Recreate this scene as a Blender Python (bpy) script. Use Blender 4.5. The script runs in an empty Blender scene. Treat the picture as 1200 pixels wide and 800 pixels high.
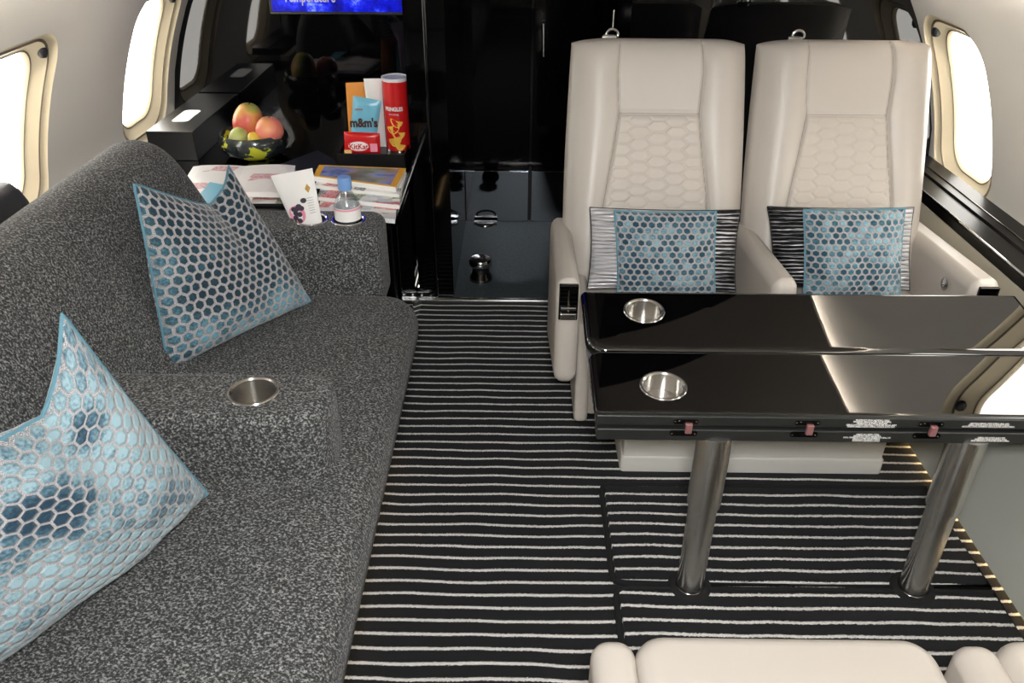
import bpy, bmesh, math, random
import numpy as np
from mathutils import Vector, Matrix, noise
random.seed(7)
SC=bpy.context.scene
C=bpy.data.collections.new('cabin'); SC.collection.children.link(C)
PI=math.pi
# ------------------------------------------------------------------ camera
F=946.0; H=1.5
def nv(v): return v/np.linalg.norm(v)
fw=nv(np.array([12/F,572/F,-1])); up=-nv(np.array([-10/F,-1565/F,-1])); up=nv(up-fw*up.dot(fw)); rt=np.cross(fw,up)
R=np.array([rt,fw,up])
cam=bpy.data.cameras.new('camera'); co=bpy.data.objects.new('camera',cam); C.objects.link(co)
cam.sensor_width=36; cam.lens=36*F/1200; cam.clip_start=.02
M=Matrix([list(R[0])+[0],list(R[1])+[0],list(R[2])+[H],[0,0,0,1]]); co.matrix_world=M
SC.camera=co
def ray(px,py): return R@np.array([(px-600)/F,(400-py)/F,-1.])
def Z(px,py,h): r=ray(px,py); return Vector(r*(h-H)/r[2])+Vector((0,0,H))   # point of a level surface
def Y(px,py,yy): r=ray(px,py); return Vector(r*yy/r[1])+Vector((0,0,H))      # point of an upright plane
# ------------------------------------------------------------------ materials
def lin(c):
    if isinstance(c,(int,float)): c=(c,c,c)
    return tuple(((x/255)/12.92 if x/255<=.04045 else ((x/255+.055)/1.055)**2.4) for x in c)+(1,)
def mat(name,col,rough=.5,metal=0,ior=1.5,coat=0,trans=0,emit=None,estr=0,sheen=0,bump=None,spec=None):
    m=bpy.data.materials.new(name); m.use_nodes=True; nt=m.node_tree; b=nt.nodes['Principled BSDF']
    b.inputs['Base Color'].default_value=lin(col); b.inputs['Roughness'].default_value=rough
    b.inputs['Metallic'].default_value=metal; b.inputs['IOR'].default_value=ior
    b.inputs['Coat Weight'].default_value=coat; b.inputs['Coat Roughness'].default_value=.03
    b.inputs['Transmission Weight'].default_value=trans
    if spec is not None: b.inputs['Specular IOR Level'].default_value=spec
    if sheen: b.inputs['Sheen Weight'].default_value=sheen; b.inputs['Sheen Roughness'].default_value=.4
    if emit: b.inputs['Emission Color'].default_value=lin(emit); b.inputs['Emission Strength'].default_value=estr
    if bump:
        sc,st,di=bump; n=nt.nodes.new('ShaderNodeTexNoise'); n.inputs['Scale'].default_value=sc; n.inputs['Detail'].default_value=3
        tc=nt.nodes.new('ShaderNodeTexCoord'); nt.links.new(tc.outputs['Object'],n.inputs['Vector'])
        bp=nt.nodes.new('ShaderNodeBump'); bp.inputs['Strength'].default_value=st; bp.inputs['Distance'].default_value=di
        nt.links.new(n.outputs['Fac'],bp.inputs['Height']); nt.links.new(bp.outputs[0],b.inputs['Normal'])
    return m
class G:
    """small node-graph helper"""
    def __init__(s,m): s.m=m; s.nt=m.node_tree; s.b=s.nt.nodes['Principled BSDF']
    def n(s,t,**kw):
        x=s.nt.nodes.new(t)
        for k,v in kw.items():
            if k=='op': x.operation=v
            else: setattr(x,k,v)
        return x
    def put(s,x,i,v):
        if hasattr(v,'is_output') or isinstance(v,bpy.types.NodeSocket): s.nt.links.new(v,x.inputs[i])
        else: x.inputs[i].default_value=v
    def ma(s,op,a,b=0.,c=None):
        x=s.n('ShaderNodeMath',op=op); s.put(x,0,a); s.put(x,1,b)
        if c is not None: s.put(x,2,c)
        return x.outputs[0]
    def vm(s,op,a,b=(0,0,0)):
        x=s.n('ShaderNodeVectorMath',op=op); s.put(x,0,a); s.put(x,1,b); return x.outputs[0]
    def sep(s,v): x=s.n('ShaderNodeSeparateXYZ'); s.put(x,0,v); return x.outputs
    def tex(s,kind='Object'): return s.n('ShaderNodeTexCoord').outputs[kind]
    def map(s,v,scale=(1,1,1),rot=(0,0,0),loc=(0,0,0)):
        x=s.n('ShaderNodeMapping'); s.put(x,0,v); x.inputs['Scale'].default_value=scale; x.inputs['Rotation'].default_value=rot; x.inputs['Location'].default_value=loc; return x.outputs[0]
    def noise(s,v,sc,det=2,col=False,rough=.5):
        x=s.n('ShaderNodeTexNoise'); s.put(x,'Vector',v); x.inputs['Scale'].default_value=sc; x.inputs['Detail'].default_value=det; x.inputs['Roughness'].default_value=rough
        return x.outputs['Color' if col else 'Fac']
    def ramp(s,f,pts,interp='LINEAR'):
        x=s.n('ShaderNodeValToRGB'); s.put(x,0,f); cr=x.color_ramp; cr.interpolation=interp
        while len(cr.elements)<len(pts): cr.elements.new(.5)
        for e,(p,c) in zip(cr.elements,pts): e.position=p; e.color=lin(c)
        return x.outputs[0]
    def mix(s,f,a,b):
        x=s.n('ShaderNodeMix'); x.data_type='RGBA'; s.put(x,0,f)
        for i,v in((6,a),(7,b)):
            if isinstance(v,(tuple,int)) : v=lin(v)
            s.put(x,i,v)
        return x.outputs[2]
    def bump(s,h,st=.5,di=.001):
        x=s.n('ShaderNodeBump'); x.inputs['Strength'].default_value=st; x.inputs['Distance'].default_value=di; s.put(x,'Height',h); s.nt.links.new(x.outputs[0],s.b.inputs['Normal'])
    def hexa(s,v):
        """v in cell units -> (distance to cell centre 0...0.5, cell id vector)"""
        S=(1,1.7320508,1); Hh=(.5,.8660254,0)
        def wrap(q):
            x=s.n('ShaderNodeVectorMath',op='WRAP'); s.put(x,0,q); x.inputs[1].default_value=(.5,.8660254,.5); x.inputs[2].default_value=(-.5,-.8660254,-.5); return x.outputs[0]
        a=wrap(v); b=wrap(s.vm('SUBTRACT',v,Hh))
        la=s.n('ShaderNodeVectorMath',op='DOT_PRODUCT'); s.put(la,0,a); s.put(la,1,a)
        lb=s.n('ShaderNodeVectorMath',op='DOT_PRODUCT'); s.put(lb,0,b); s.put(lb,1,b)
        t=s.ma('LESS_THAN',lb.outputs['Value'],la.outputs['Value'])
        x=s.n('ShaderNodeMix'); x.data_type='VECTOR'; s.put(x,0,t); s.put(x,4,a); s.put(x,5,b); g=x.outputs[1]
        idv=s.vm('SUBTRACT',v,g)
        p=s.sep(s.vm('ABSOLUTE',g))
        d=s.ma('MAXIMUM',p[0],s.ma('ADD',s.ma('MULTIPLY',p[0],.5),s.ma('MULTIPLY',p[1],.8660254)))
        return d,idv
MT={}
MT['cream']=mat('cream_leather',(184,177,168),.42,bump=(260,.08,.0006))
MT['seam']=mat('leather_seam',(150,141,130),.7)
MT['wall']=mat('wall_cream',(208,204,196),.5)
MT['reveal']=mat('window_reveal',(214,200,170),.45)
MT['groove']=mat('window_gasket',(128,114,96),.6)
MT['ceil']=mat('ceiling_taupe',(168,160,150),.6)
MT['gloss']=mat('black_lacquer',(4,4,5),.03,ior=1.5)
MT['gloss2']=mat('passage_black_lacquer',(3,3,4),.06,ior=1.3)
MT['ventgrey']=mat('vent_grey',(92,94,94),.5)
MT['ledge']=mat('ledge_black_satin',(10,9,8),.32,spec=.18)
MT['mirrorsteel']=mat('polished_dark_steel',(118,124,130),.02,metal=1)
MT['table']=mat('table_lacquer',(3,3,4),.025,ior=2.1)
MT['fascia']=mat('black_satin',(34,35,34),.38)
MT['blacksoft']=mat('black_leather',(30,30,31),.5,bump=(200,.1,.001))
MT['box']=mat('black_box',(20,20,20),.32)
MT['steel']=mat('brushed_steel',(214,212,208),.3,metal=1)
MT['chrome']=mat('chrome',(225,225,225),.08,metal=1)
MT['darkchrome']=mat('dark_chrome',(120,118,115),.18,metal=1)
MT['dadolow']=mat('grey_sidewall_cloth',(172,174,166),.75,bump=(400,.3,.001))
MT['dado']=mat('taupe_leather',(168,162,146),.5,bump=(260,.08,.0006))
MT['white']=mat('white_plastic',(235,235,235),.4)
MT['paper']=mat('paper',(238,236,232),.55)
MT['red']=mat('red_print',(205,28,30),.3); MT['orange']=mat('orange_card',(232,150,60),.5)
MT['blue']=mat('light_blue_film',(118,190,215),.3); MT['bluecap']=mat('blue_cap',(120,160,215),.4)
MT['yellow']=mat('yellow_print',(240,180,20),.35); MT['chip']=mat('chip_yellow',(240,190,70),.6)
MT['brown']=mat('brown_print',(70,40,28),.5); MT['black']=mat('black_print',(16,16,18),.5)
MT['pink']=mat('pink_print',(235,150,170),.5); MT['gold']=mat('gold_print',(170,135,60),.35,metal=.6)
MT['berry']=mat('berry_print',(62,52,66),.5); MT['tan']=mat('tan_print',(225,185,120),.5)
MT['lamp']=mat('lamp_diffuser',(255,250,240),.5,emit=(255,250,244),estr=46)
MT['led']=mat('floor_led',(255,220,160),.5,emit=(255,215,150),estr=2.5)
MT['labelink']=mat('white_lettering',(225,225,222),.5)
MT['hingered']=mat('copper_hinge',(150,105,105),.4,metal=.4)
MT['plinth']=mat('plinth_cream',(205,203,196),.5)
# carbon fibre
m=mat('carbon_fibre',(20,20,20),.25,coat=.6); g=G(m); v=g.map(g.tex(),(1,1,1),(0,0,PI/4)); w=g.n('ShaderNodeTexWave'); g.put(w,0,v); w.inputs['Scale'].default_value=75
c=g.ramp(w.outputs['Fac'],[(.45,10),(.7,150)]); g.nt.links.new(c,g.b.inputs['Base Color']); MT['carbon']=m
# brushed look for steel legs
g=G(MT['steel']); g.b.inputs['Anisotropic'].default_value=.85; g.b.inputs['Anisotropic Rotation'].default_value=.25; tn=g.n('ShaderNodeTangent'); tn.direction_type='RADIAL'; tn.axis='Z'; g.nt.links.new(tn.outputs[0],g.b.inputs['Tangent']); v=g.map(g.tex(),(1,1,6)); f=g.noise(v,18,2); r=g.n('ShaderNodeMapRange'); g.put(r,0,f); r.inputs[3].default_value=.2; r.inputs[4].default_value=.28; g.nt.links.new(r.outputs[0],g.b.inputs['Roughness'])
# mottled sofa fabric
m=mat('mottled_grey_boucle',(70,70,70),.9,sheen=.1); g=G(m); v=g.map(g.tex(),(1,1.25,1.1),(.4,.3,.5))
n1=g.noise(v,200,2,rough=.65); c=g.ramp(n1,[(.34,(22,23,23)),(.48,(50,51,51)),(.56,(98,99,98)),(.70,(156,156,154))])
g.nt.links.new(c,g.b.inputs['Base Color']); g.bump(n1,.7,.0025); MT['sofa']=m
# carpet
P_STR=.0385
m=mat('striped_carpet',(20,20,22),.95,sheen=.05); g=G(m); p=g.sep(g.tex())
wob=g.ma('MULTIPLY',g.ma('SUBTRACT',g.noise(g.map(g.tex(),(1,1,1)),5,1),.5),.016)
wob2=g.ma('MULTIPLY',g.ma('SUBTRACT',g.noise(g.tex(),260,1),.5),.007)
yy=g.ma('ADD',g.ma('ADD',p[1],wob),wob2)
fr=g.ma('FRACT',g.ma('DIVIDE',g.ma('ADD',yy,-1.093+P_STR*60),P_STR))
tri=g.ma('ABSOLUTE',g.ma('SUBTRACT',g.ma('FRACT',g.ma('ADD',fr,.5)),.5))   # 0 on stripe centre
s=g.n('ShaderNodeMapRange'); g.put(s,0,tri); s.inputs[1].default_value=.085; s.inputs[2].default_value=.13; s.inputs[3].default_value=1; s.inputs[4].default_value=0
pile=g.noise(g.tex(),500,2)
c1=g.ramp(pile,[(.3,(7,8,10)),(.7,(17,18,22))]); c2=g.ramp(pile,[(.3,(190,187,182)),(.7,(240,238,234))])
c=g.mix(s.outputs[0],c1,c2); g.nt.links.new(c,g.b.inputs['Base Color'])
g.bump(g.ma('ADD',g.ma('MULTIPLY',s.outputs[0],.9),g.ma('MULTIPLY',pile,.6)),.8,.004); MT['carpet']=m
MT['serge']=mat('black_serged_edge',(10,10,11),.9,bump=(400,.5,.001))
# passage floor
m=mat('dark_grey_floor',(62,68,71),.55,ior=1.5); g=G(m); n1=g.noise(g.tex(),90,3); c=g.ramp(n1,[(.3,(46,53,57)),(.7,(64,72,77))]); g.nt.links.new(c,g.b.inputs['Base Color']); MT['galleyfloor']=m
# velvet honeycomb cushion
def honey(name,n,dark,light,bias,seed,wv=.28,edge=0.,dot=.35,patches=()):
    m=mat(name,(90,140,155),.75,sheen=.35); g=G(m); uv=g.tex('UV'); v=g.vm('ADD',g.vm('MULTIPLY',uv,(n,n,0)),(40,40*1.732,0))
    d,idv=g.hexa(v)
    w=g.n('ShaderNodeTexWhiteNoise'); w.noise_dimensions='3D'; g.put(w,0,g.vm('ADD',g.vm('SNAP',g.vm('ADD',idv,(.05,.05,0)),(.1,.1,1)),(seed,seed,0)))
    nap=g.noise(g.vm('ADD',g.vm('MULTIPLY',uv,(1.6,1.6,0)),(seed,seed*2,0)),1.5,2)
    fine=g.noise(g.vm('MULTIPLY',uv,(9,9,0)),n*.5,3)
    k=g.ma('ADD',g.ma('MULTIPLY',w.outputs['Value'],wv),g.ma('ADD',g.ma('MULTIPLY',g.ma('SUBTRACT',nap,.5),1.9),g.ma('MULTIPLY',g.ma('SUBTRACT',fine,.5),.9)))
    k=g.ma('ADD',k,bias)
    if edge:   # grazing sheen painted lighter along the left and lower borders
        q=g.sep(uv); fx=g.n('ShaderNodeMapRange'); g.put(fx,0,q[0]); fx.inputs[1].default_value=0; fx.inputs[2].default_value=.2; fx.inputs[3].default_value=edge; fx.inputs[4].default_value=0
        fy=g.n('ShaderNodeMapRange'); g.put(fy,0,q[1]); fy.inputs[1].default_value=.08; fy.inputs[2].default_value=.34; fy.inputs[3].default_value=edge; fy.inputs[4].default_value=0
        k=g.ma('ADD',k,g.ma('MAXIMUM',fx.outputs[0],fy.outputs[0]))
    for pu,pv,pr,pk in patches:  # shaded side and fold of the cushion painted as darker velvet
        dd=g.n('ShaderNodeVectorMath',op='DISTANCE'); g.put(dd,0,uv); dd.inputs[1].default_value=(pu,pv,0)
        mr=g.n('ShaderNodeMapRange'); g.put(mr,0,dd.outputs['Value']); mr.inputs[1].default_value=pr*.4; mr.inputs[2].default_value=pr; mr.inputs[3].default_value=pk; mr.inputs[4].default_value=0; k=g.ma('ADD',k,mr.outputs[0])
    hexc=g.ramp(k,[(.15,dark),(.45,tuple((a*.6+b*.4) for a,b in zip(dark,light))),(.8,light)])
    sp=g.noise(uv,n*26,2); gr=g.ramp(sp,[(.36,(84,84,88)),(.50,(142,140,142)),(.64,(222,220,220))])
    s=g.n('ShaderNodeMapRange'); g.put(s,0,d); s.inputs[1].default_value=dot; s.inputs[2].default_value=dot+.035; s.inputs[3].default_value=1; s.inputs[4].default_value=0
    g.nt.links.new(g.mix(s.outputs[0],gr,hexc),g.b.inputs['Base Color'])
    hb=g.n('ShaderNodeMapRange'); g.put(hb,0,d); hb.inputs[1].default_value=.3; hb.inputs[2].default_value=.45; hb.inputs[3].default_value=1; hb.inputs[4].default_value=0
    g.bump(g.ma('ADD',hb.outputs[0],g.ma('MULTIPLY',sp,.15)),.8,.004); return m
MT['hon1']=honey('teal_velvet_honeycomb_shaded',16,(6,42,56),(104,150,166),-.06,3.1,.25,.55)  # shaded tone and border sheen painted into the velvet colour
MT['hon2']=honey('teal_velvet_honeycomb_lit',17,(14,50,70),(140,168,177),.62,9.7,.25,0.,.40,((.53,.66,.17,-.6),(.80,.80,.11,-.5)))  # lit tone of the same velvet, with fold shade painted in
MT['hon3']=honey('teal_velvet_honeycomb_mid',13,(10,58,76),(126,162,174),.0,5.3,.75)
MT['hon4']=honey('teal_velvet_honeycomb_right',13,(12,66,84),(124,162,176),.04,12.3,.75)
# pleated satin cushion
def pleat(name,b,gr):
    m=mat(name,(150,150,150),.35,metal=.25); g=G(m); uv=g.tex('UV'); p=g.sep(uv)
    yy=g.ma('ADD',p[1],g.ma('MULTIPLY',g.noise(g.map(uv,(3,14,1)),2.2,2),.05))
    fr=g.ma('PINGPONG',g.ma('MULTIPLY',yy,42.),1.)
    br=g.ma('ADD',g.noise(g.map(uv,(3,40,1)),1.5,2),g.ma('MULTIPLY',g.ma('SUBTRACT',p[0],.5),gr))  # gr: satin sheen painted as a side-to-side colour gradient
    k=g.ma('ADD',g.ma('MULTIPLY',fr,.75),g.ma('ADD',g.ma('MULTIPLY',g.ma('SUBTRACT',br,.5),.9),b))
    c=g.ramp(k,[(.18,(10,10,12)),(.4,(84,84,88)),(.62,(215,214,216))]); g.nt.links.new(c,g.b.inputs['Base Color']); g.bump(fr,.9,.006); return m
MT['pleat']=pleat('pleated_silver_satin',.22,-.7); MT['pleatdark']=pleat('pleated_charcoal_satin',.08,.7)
# printed pages
def prints(name,sc,cols,white=.5,seed=0):
    m=mat(name,(230,230,230),.4); g=G(m); v=g.map(g.tex(),(1,1.6,1),(0,0,.1),(seed,seed,0))
    vo=g.n('ShaderNodeTexVoronoi'); vo.distance='CHEBYCHEV'; vo.inputs['Scale'].default_value=sc; vo.inputs['Randomness'].default_value=.6; g.put(vo,0,v)
    q=g.sep(vo.outputs['Color']); c=g.ramp(q[0],[(i/len(cols),c) for i,c in enumerate(cols)],'CONSTANT')
    n=g.noise(v,sc*9,3); c=g.mix(g.ma('MULTIPLY',g.ma('GREATER_THAN',n,.53),.6),c,(235,232,228))
    c=g.mix(g.ma('GREATER_THAN',q[1],1-white),c,(240,238,235)); g.nt.links.new(c,g.b.inputs['Base Color']); return m
MT['printA']=prints('colour_page_print',14,[(200,120,120),(120,130,90),(230,225,220),(180,140,110),(90,100,110)],.45,1)
MT['printB']=prints('pale_page_print',11,[(236,234,230),(210,150,160),(235,232,228),(150,160,170)],.45,4)
MT['printC']=prints('busy_cover_print',22,[(110,130,80),(205,90,95),(60,60,66),(190,205,215),(220,215,205)],.25,7)
m=mat('landscape_cover_print',(120,140,180),.25); g=G(m); n=g.noise(g.map(g.tex(),(9,16,1)),1,5); c=g.ramp(n,[(.32,(60,95,140)),(.45,(140,150,205)),(.55,(150,140,110)),(.68,(110,105,80))]); g.nt.links.new(c,g.b.inputs['Base Color']); MT['cover']=m
# screen
m=mat('screen_blue',(0,0,0),.15); g=G(m); v=g.tex(); n=g.noise(g.map(v,(8,1,8)),1.6,6,rough=.7); c=g.ramp(n,[(.3,(4,4,60)),(.5,(10,18,190)),(.58,(40,60,235)),(.66,(150,170,250))])
g.nt.links.new(c,g.b.inputs['Emission Color']); g.b.inputs['Emission Strength'].default_value=.8; MT['screen']=m
# bowl and fruit
m=mat('black_yellow_bowl',(20,22,22),.2,coat=.5); g=G(m); n=g.noise(g.map(g.tex(),(11,11,16)),1,3,rough=.6); c=g.ramp(n,[(.35,(30,34,34)),(.585,(62,68,66)),(.60,(205,205,60))]); g.nt.links.new(c,g.b.inputs['Base Color']); MT['bowl']=m
def fruit(name,c0,c1,c2,ax=(4,4,10)):
    m=mat(name,c0,.35); g=G(m); n=g.noise(g.map(g.tex(),ax),1.3,2); c=g.ramp(n,[(.35,c0),(.5,c1),(.65,c2)]); g.nt.links.new(c,g.b.inputs['Base Color']); return m
MT['mango']=fruit('mango_skin',(165,178,80),(228,165,95),(212,95,80),(7,7,7)); MT['apple']=fruit('apple_skin',(240,165,110),(240,145,120),(232,120,110),(12,12,12))
MT['pear']=fruit('pear_skin',(180,190,105),(192,200,125),(205,208,140)); MT['lemon']=fruit('lemon_skin',(225,190,60),(230,205,90),(215,180,60))
MT['stem']=mat('stem_brown',(70,50,30),.7)
# clear
def thin(name,tint,k,rough=.03):
    m=bpy.data.materials.new(name); m.use_nodes=True; nt=m.node_tree; nt.nodes.clear(); o=nt.nodes.new('ShaderNodeOutputMaterial'); a=nt.nodes.new('ShaderNodeBsdfTransparent'); a.inputs[0].default_value=lin(tint); b=nt.nodes.new('ShaderNodeBsdfGlossy'); b.inputs['Roughness'].default_value=rough
    mx=nt.nodes.new('ShaderNodeMixShader'); mx.inputs[0].default_value=k; nt.links.new(a.outputs[0],mx.inputs[1]); nt.links.new(b.outputs[0],mx.inputs[2]); nt.links.new(mx.outputs[0],o.inputs[0]); return m
MT['clear']=thin('bottle_plastic',(246,249,252),.22,.12); MT['water']=thin('water',(214,226,236),.06)
m=bpy.data.materials.new('window_glass'); m.use_nodes=True; nt=m.node_tree; nt.nodes.clear(); o=nt.nodes.new('ShaderNodeOutputMaterial'); a=nt.nodes.new('ShaderNodeBsdfTransparent'); b=nt.nodes.new('ShaderNodeBsdfGlossy'); b.inputs['Roughness'].default_value=.02
mx=nt.nodes.new('ShaderNodeMixShader'); mx.inputs[0].default_value=.05; nt.links.new(a.outputs[0],mx.inputs[1]); nt.links.new(b.outputs[0],mx.inputs[2]); nt.links.new(mx.outputs[0],o.inputs[0]); MT['glass']=m
# ------------------------------------------------------------------ object helpers
def sharpen(me,ang):
    bm=bmesh.new(); bm.from_mesh(me)
    for e in bm.edges:
        if len(e.link_faces)==2: e.smooth=e.calc_face_angle(0)<math.radians(ang)
    bm.to_mesh(me); bm.free()
def link(name,me,m,parent=None,smooth=True):
    if smooth:
        for p in me.polygons: p.use_smooth=True
    if m: me.materials.append(MT[m] if isinstance(m,str) else m)
    if smooth and len(me.vertices)<6000: sharpen(me,42)
    o=bpy.data.objects.new(name,me); C.objects.link(o)
    if smooth and len(me.vertices)<6000:
        wn=o.modifiers.new('wn','WEIGHTED_NORMAL'); wn.keep_sharp=True; wn.weight=60
    if parent is not None:
        o.parent=parent; o.matrix_parent_inverse=Matrix.Identity(4)
        o.location=-parent.location if parent.type=='EMPTY' else (0,0,0)
        if parent.type=='EMPTY' and parent.rotation_euler.z: o.matrix_basis=Matrix.Rotation(-parent.rotation_euler.z,4,'Z')@Matrix.Translation(-parent.location)
    return o
def auto(o,ang=40):
    me=o.data; bm=bmesh.new(); bm.from_mesh(me)
    for e in bm.edges:
        if len(e.link_faces)==2: e.smooth=e.calc_face_angle(0)<math.radians(ang)
    bm.to_mesh(me); bm.free(); return o
def empty(name,loc=(0,0,0)):
    o=bpy.data.objects.new(name,None); o.empty_display_size=.05; C.objects.link(o); o.location=loc; return o
def tag(o,label,cat,group=None):
    o['label']=label; o['category']=cat
    if group: o['group']=group
    return o
def struct(o): o['kind']='structure'; return o
def mesh(vs,fs,uv=None):
    me=bpy.data.meshes.new('m'); me.from_pydata([tuple(v) for v in vs],[],fs); me.validate()
    if uv is not None:
        l=me.uv_layers.new(name='UVMap')
        for lp in me.loops: l.data[lp.index].uv=uv[lp.vertex_index]
    return me
def fixn(me):
    bm=bmesh.new(); bm.from_mesh(me); bmesh.ops.recalc_face_normals(bm,faces=bm.faces); bm.to_mesh(me); bm.free(); return me
def loops(ls,cap0=True,cap1=True,closed=True):
    n=len(ls[0]); vs=[p for l in ls for p in l]; fs=[]
    for i in range(len(ls)-1):
        for j in range(n if closed else n-1):
            a=i*n+j; b=i*n+(j+1)%n; fs.append((a,b,b+n,a+n))
    if cap0: fs.append(tuple(range(n))[::-1])
    if cap1: fs.append(tuple(range((len(ls)-1)*n,len(ls)*n)))
    return fixn(mesh(vs,fs))
def rrect(x0,x1,y0,y1,r,k=6):
    """r: radius or four radii (x1y1, x0y1, x0y0, x1y0)"""
    rr=r if isinstance(r,(tuple,list)) else (r,)*4
    out=[]
    for q,(cx,cy,sx,sy) in enumerate(((x1,y1,1,1),(x0,y1,-1,1),(x0,y0,-1,-1),(x1,y0,1,-1))):
        r_=max(rr[q],1e-4); ox=cx-sx*r_; oy=cy-sy*r_
        for i in range(k+1):
            a=q*PI/2+i/k*PI/2; out.append((ox+r_*math.cos(a),oy+r_*math.sin(a)))
    return out
def dense(x0,x1,y0,y1,r,k=8,m=12):
    p=rrect(x0,x1,y0,y1,r,k); out=[]; n=len(p)
    for i in range(n):
        out.append(p[i])
        if i%(k+1)==k:
            q=p[(i+1)%n]; out+=[(p[i][0]+(q[0]-p[i][0])*j/m,p[i][1]+(q[1]-p[i][1])*j/m) for j in range(1,m)]
    return out
def slab(x0,x1,y0,y1,r,prof,k=6):
    """plan rounded rectangle, prof = [(inset,z),...]"""
    rr=r if isinstance(r,(tuple,list)) else (r,)*4
    return loops([[(a,b,z) for a,b in rrect(x0+i,x1-i,y0+i,y1-i,[max(q-i,.0005) for q in rr],k)] for i,z in prof])
def rz(z0,z1,e,k=4,base=0.):
    """profile with edges rounded by e at top and bottom"""
    p=[(e*(1-math.sin(t*PI/2/k)),z0+e*(1-math.cos(t*PI/2/k))) for t in range(k+1)]
    q=[(e*(1-math.cos(t*PI/2/k)),z1-e*(1-math.sin(t*PI/2/k))) for t in range(k+1)]
    return p+q
def rbox(x0,x1,y0,y1,z0,z1,e=.005,r=None,k=4):
    e=min(e,(x1-x0)*.49,(y1-y0)*.49,(z1-z0)*.49)
    return slab(x0,x1,y0,y1,r if r is not None else e,rz(z0,z1,e,k),k=5)
def xform(me,Mx): me.transform(Mx); return me
def tube(pts,r,k=8,closed=False,caps=True):
    pts=[Vector(p) for p in pts]; n=len(pts); ls=[]; prev=None
    for i,p in enumerate(pts):
        if closed: t=(pts[(i+1)%n]-pts[i-1]).normalized()
        else: t=(pts[min(i+1,n-1)]-pts[max(i-1,0)]).normalized()
        if prev is None:
            a=Vector((0,0,1)) if abs(t.z)<.9 else Vector((1,0,0)); u=t.cross(a).normalized()
        else: u=(prev-t*prev.dot(t)).normalized()
        prev=u; w=t.cross(u); rr=r[i] if isinstance(r,(list,tuple)) else r
        ls.append([p+u*rr*math.cos(2*PI*j/k)+w*rr*math.sin(2*PI*j/k) for j in range(k)])
    if closed: ls.append(ls[0]); return loops(ls,False,False)
    return loops(ls,caps,caps)
def lathe(prof,c=(0,0,0),k=32,cap0=True,cap1=True):
    return loops([[(c[0]+r*math.cos(2*PI*j/k),c[1]+r*math.sin(2*PI*j/k),c[2]+z) for j in range(k)] for r,z in prof],cap0,cap1)
def ball(c,rx,ry=None,rzz=None,k=20):
    ry=ry or rx; rzz=rzz or rx; ls=[]
    for i in range(1,k//2): 
        a=PI*i/(k//2); ls.append([(c[0]+rx*math.sin(a)*math.cos(2*PI*j/k),c[1]+ry*math.sin(a)*math.sin(2*PI*j/k),c[2]-rzz*math.cos(a)) for j in range(k)])
    return loops(ls)
def join(*ms):
    bm=bmesh.new()
    for me in ms: bm.from_mesh(me)
    out=bpy.data.meshes.new('m'); bm.to_mesh(out); bm.free(); return out
def text(s,size,m,parent,origin,right,upv,align='CENTER',name='lettering',ext=.0004,label=None,xs=1.,bold=0):
    cu=bpy.data.curves.new('t','FONT'); cu.body=s; cu.size=size; cu.align_x=align; cu.align_y='CENTER'; cu.extrude=ext; cu.space_line=.9; cu.offset=bold
    t=bpy.data.objects.new('t',cu); C.objects.link(t); bpy.context.view_layer.update()
    me=bpy.data.meshes.new_from_object(t.evaluated_get(bpy.context.evaluated_depsgraph_get())); bpy.data.objects.remove(t); bpy.data.curves.remove(cu)
    x=Vector(right).normalized(); yv=Vector(upv); yv=(yv-x*yv.dot(x)).normalized(); z=x.cross(yv)
    me.transform(Matrix(((x.x*xs,yv.x,z.x,origin[0]),(x.y*xs,yv.y,z.y,origin[1]),(x.z*xs,yv.z,z.z,origin[2]),(0,0,0,1))))
    me.materials.clear(); o=link(name,me,m,parent,False)
    if label: o['label']=label
    return o
def quadplate(o,x,y,w,h,t=.0006,r=.002):
    """thin rounded plate at o spanned by unit x,y"""
    x=Vector(x).normalized(); y=Vector(y); y=(y-x*y.dot(x)).normalized(); z=x.cross(y); o=Vector(o)
    return loops([[o+x*a+y*b+z*c for a,b in rrect(-w/2,w/2,-h/2,h/2,r,4)] for c in (0,t)])
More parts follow.
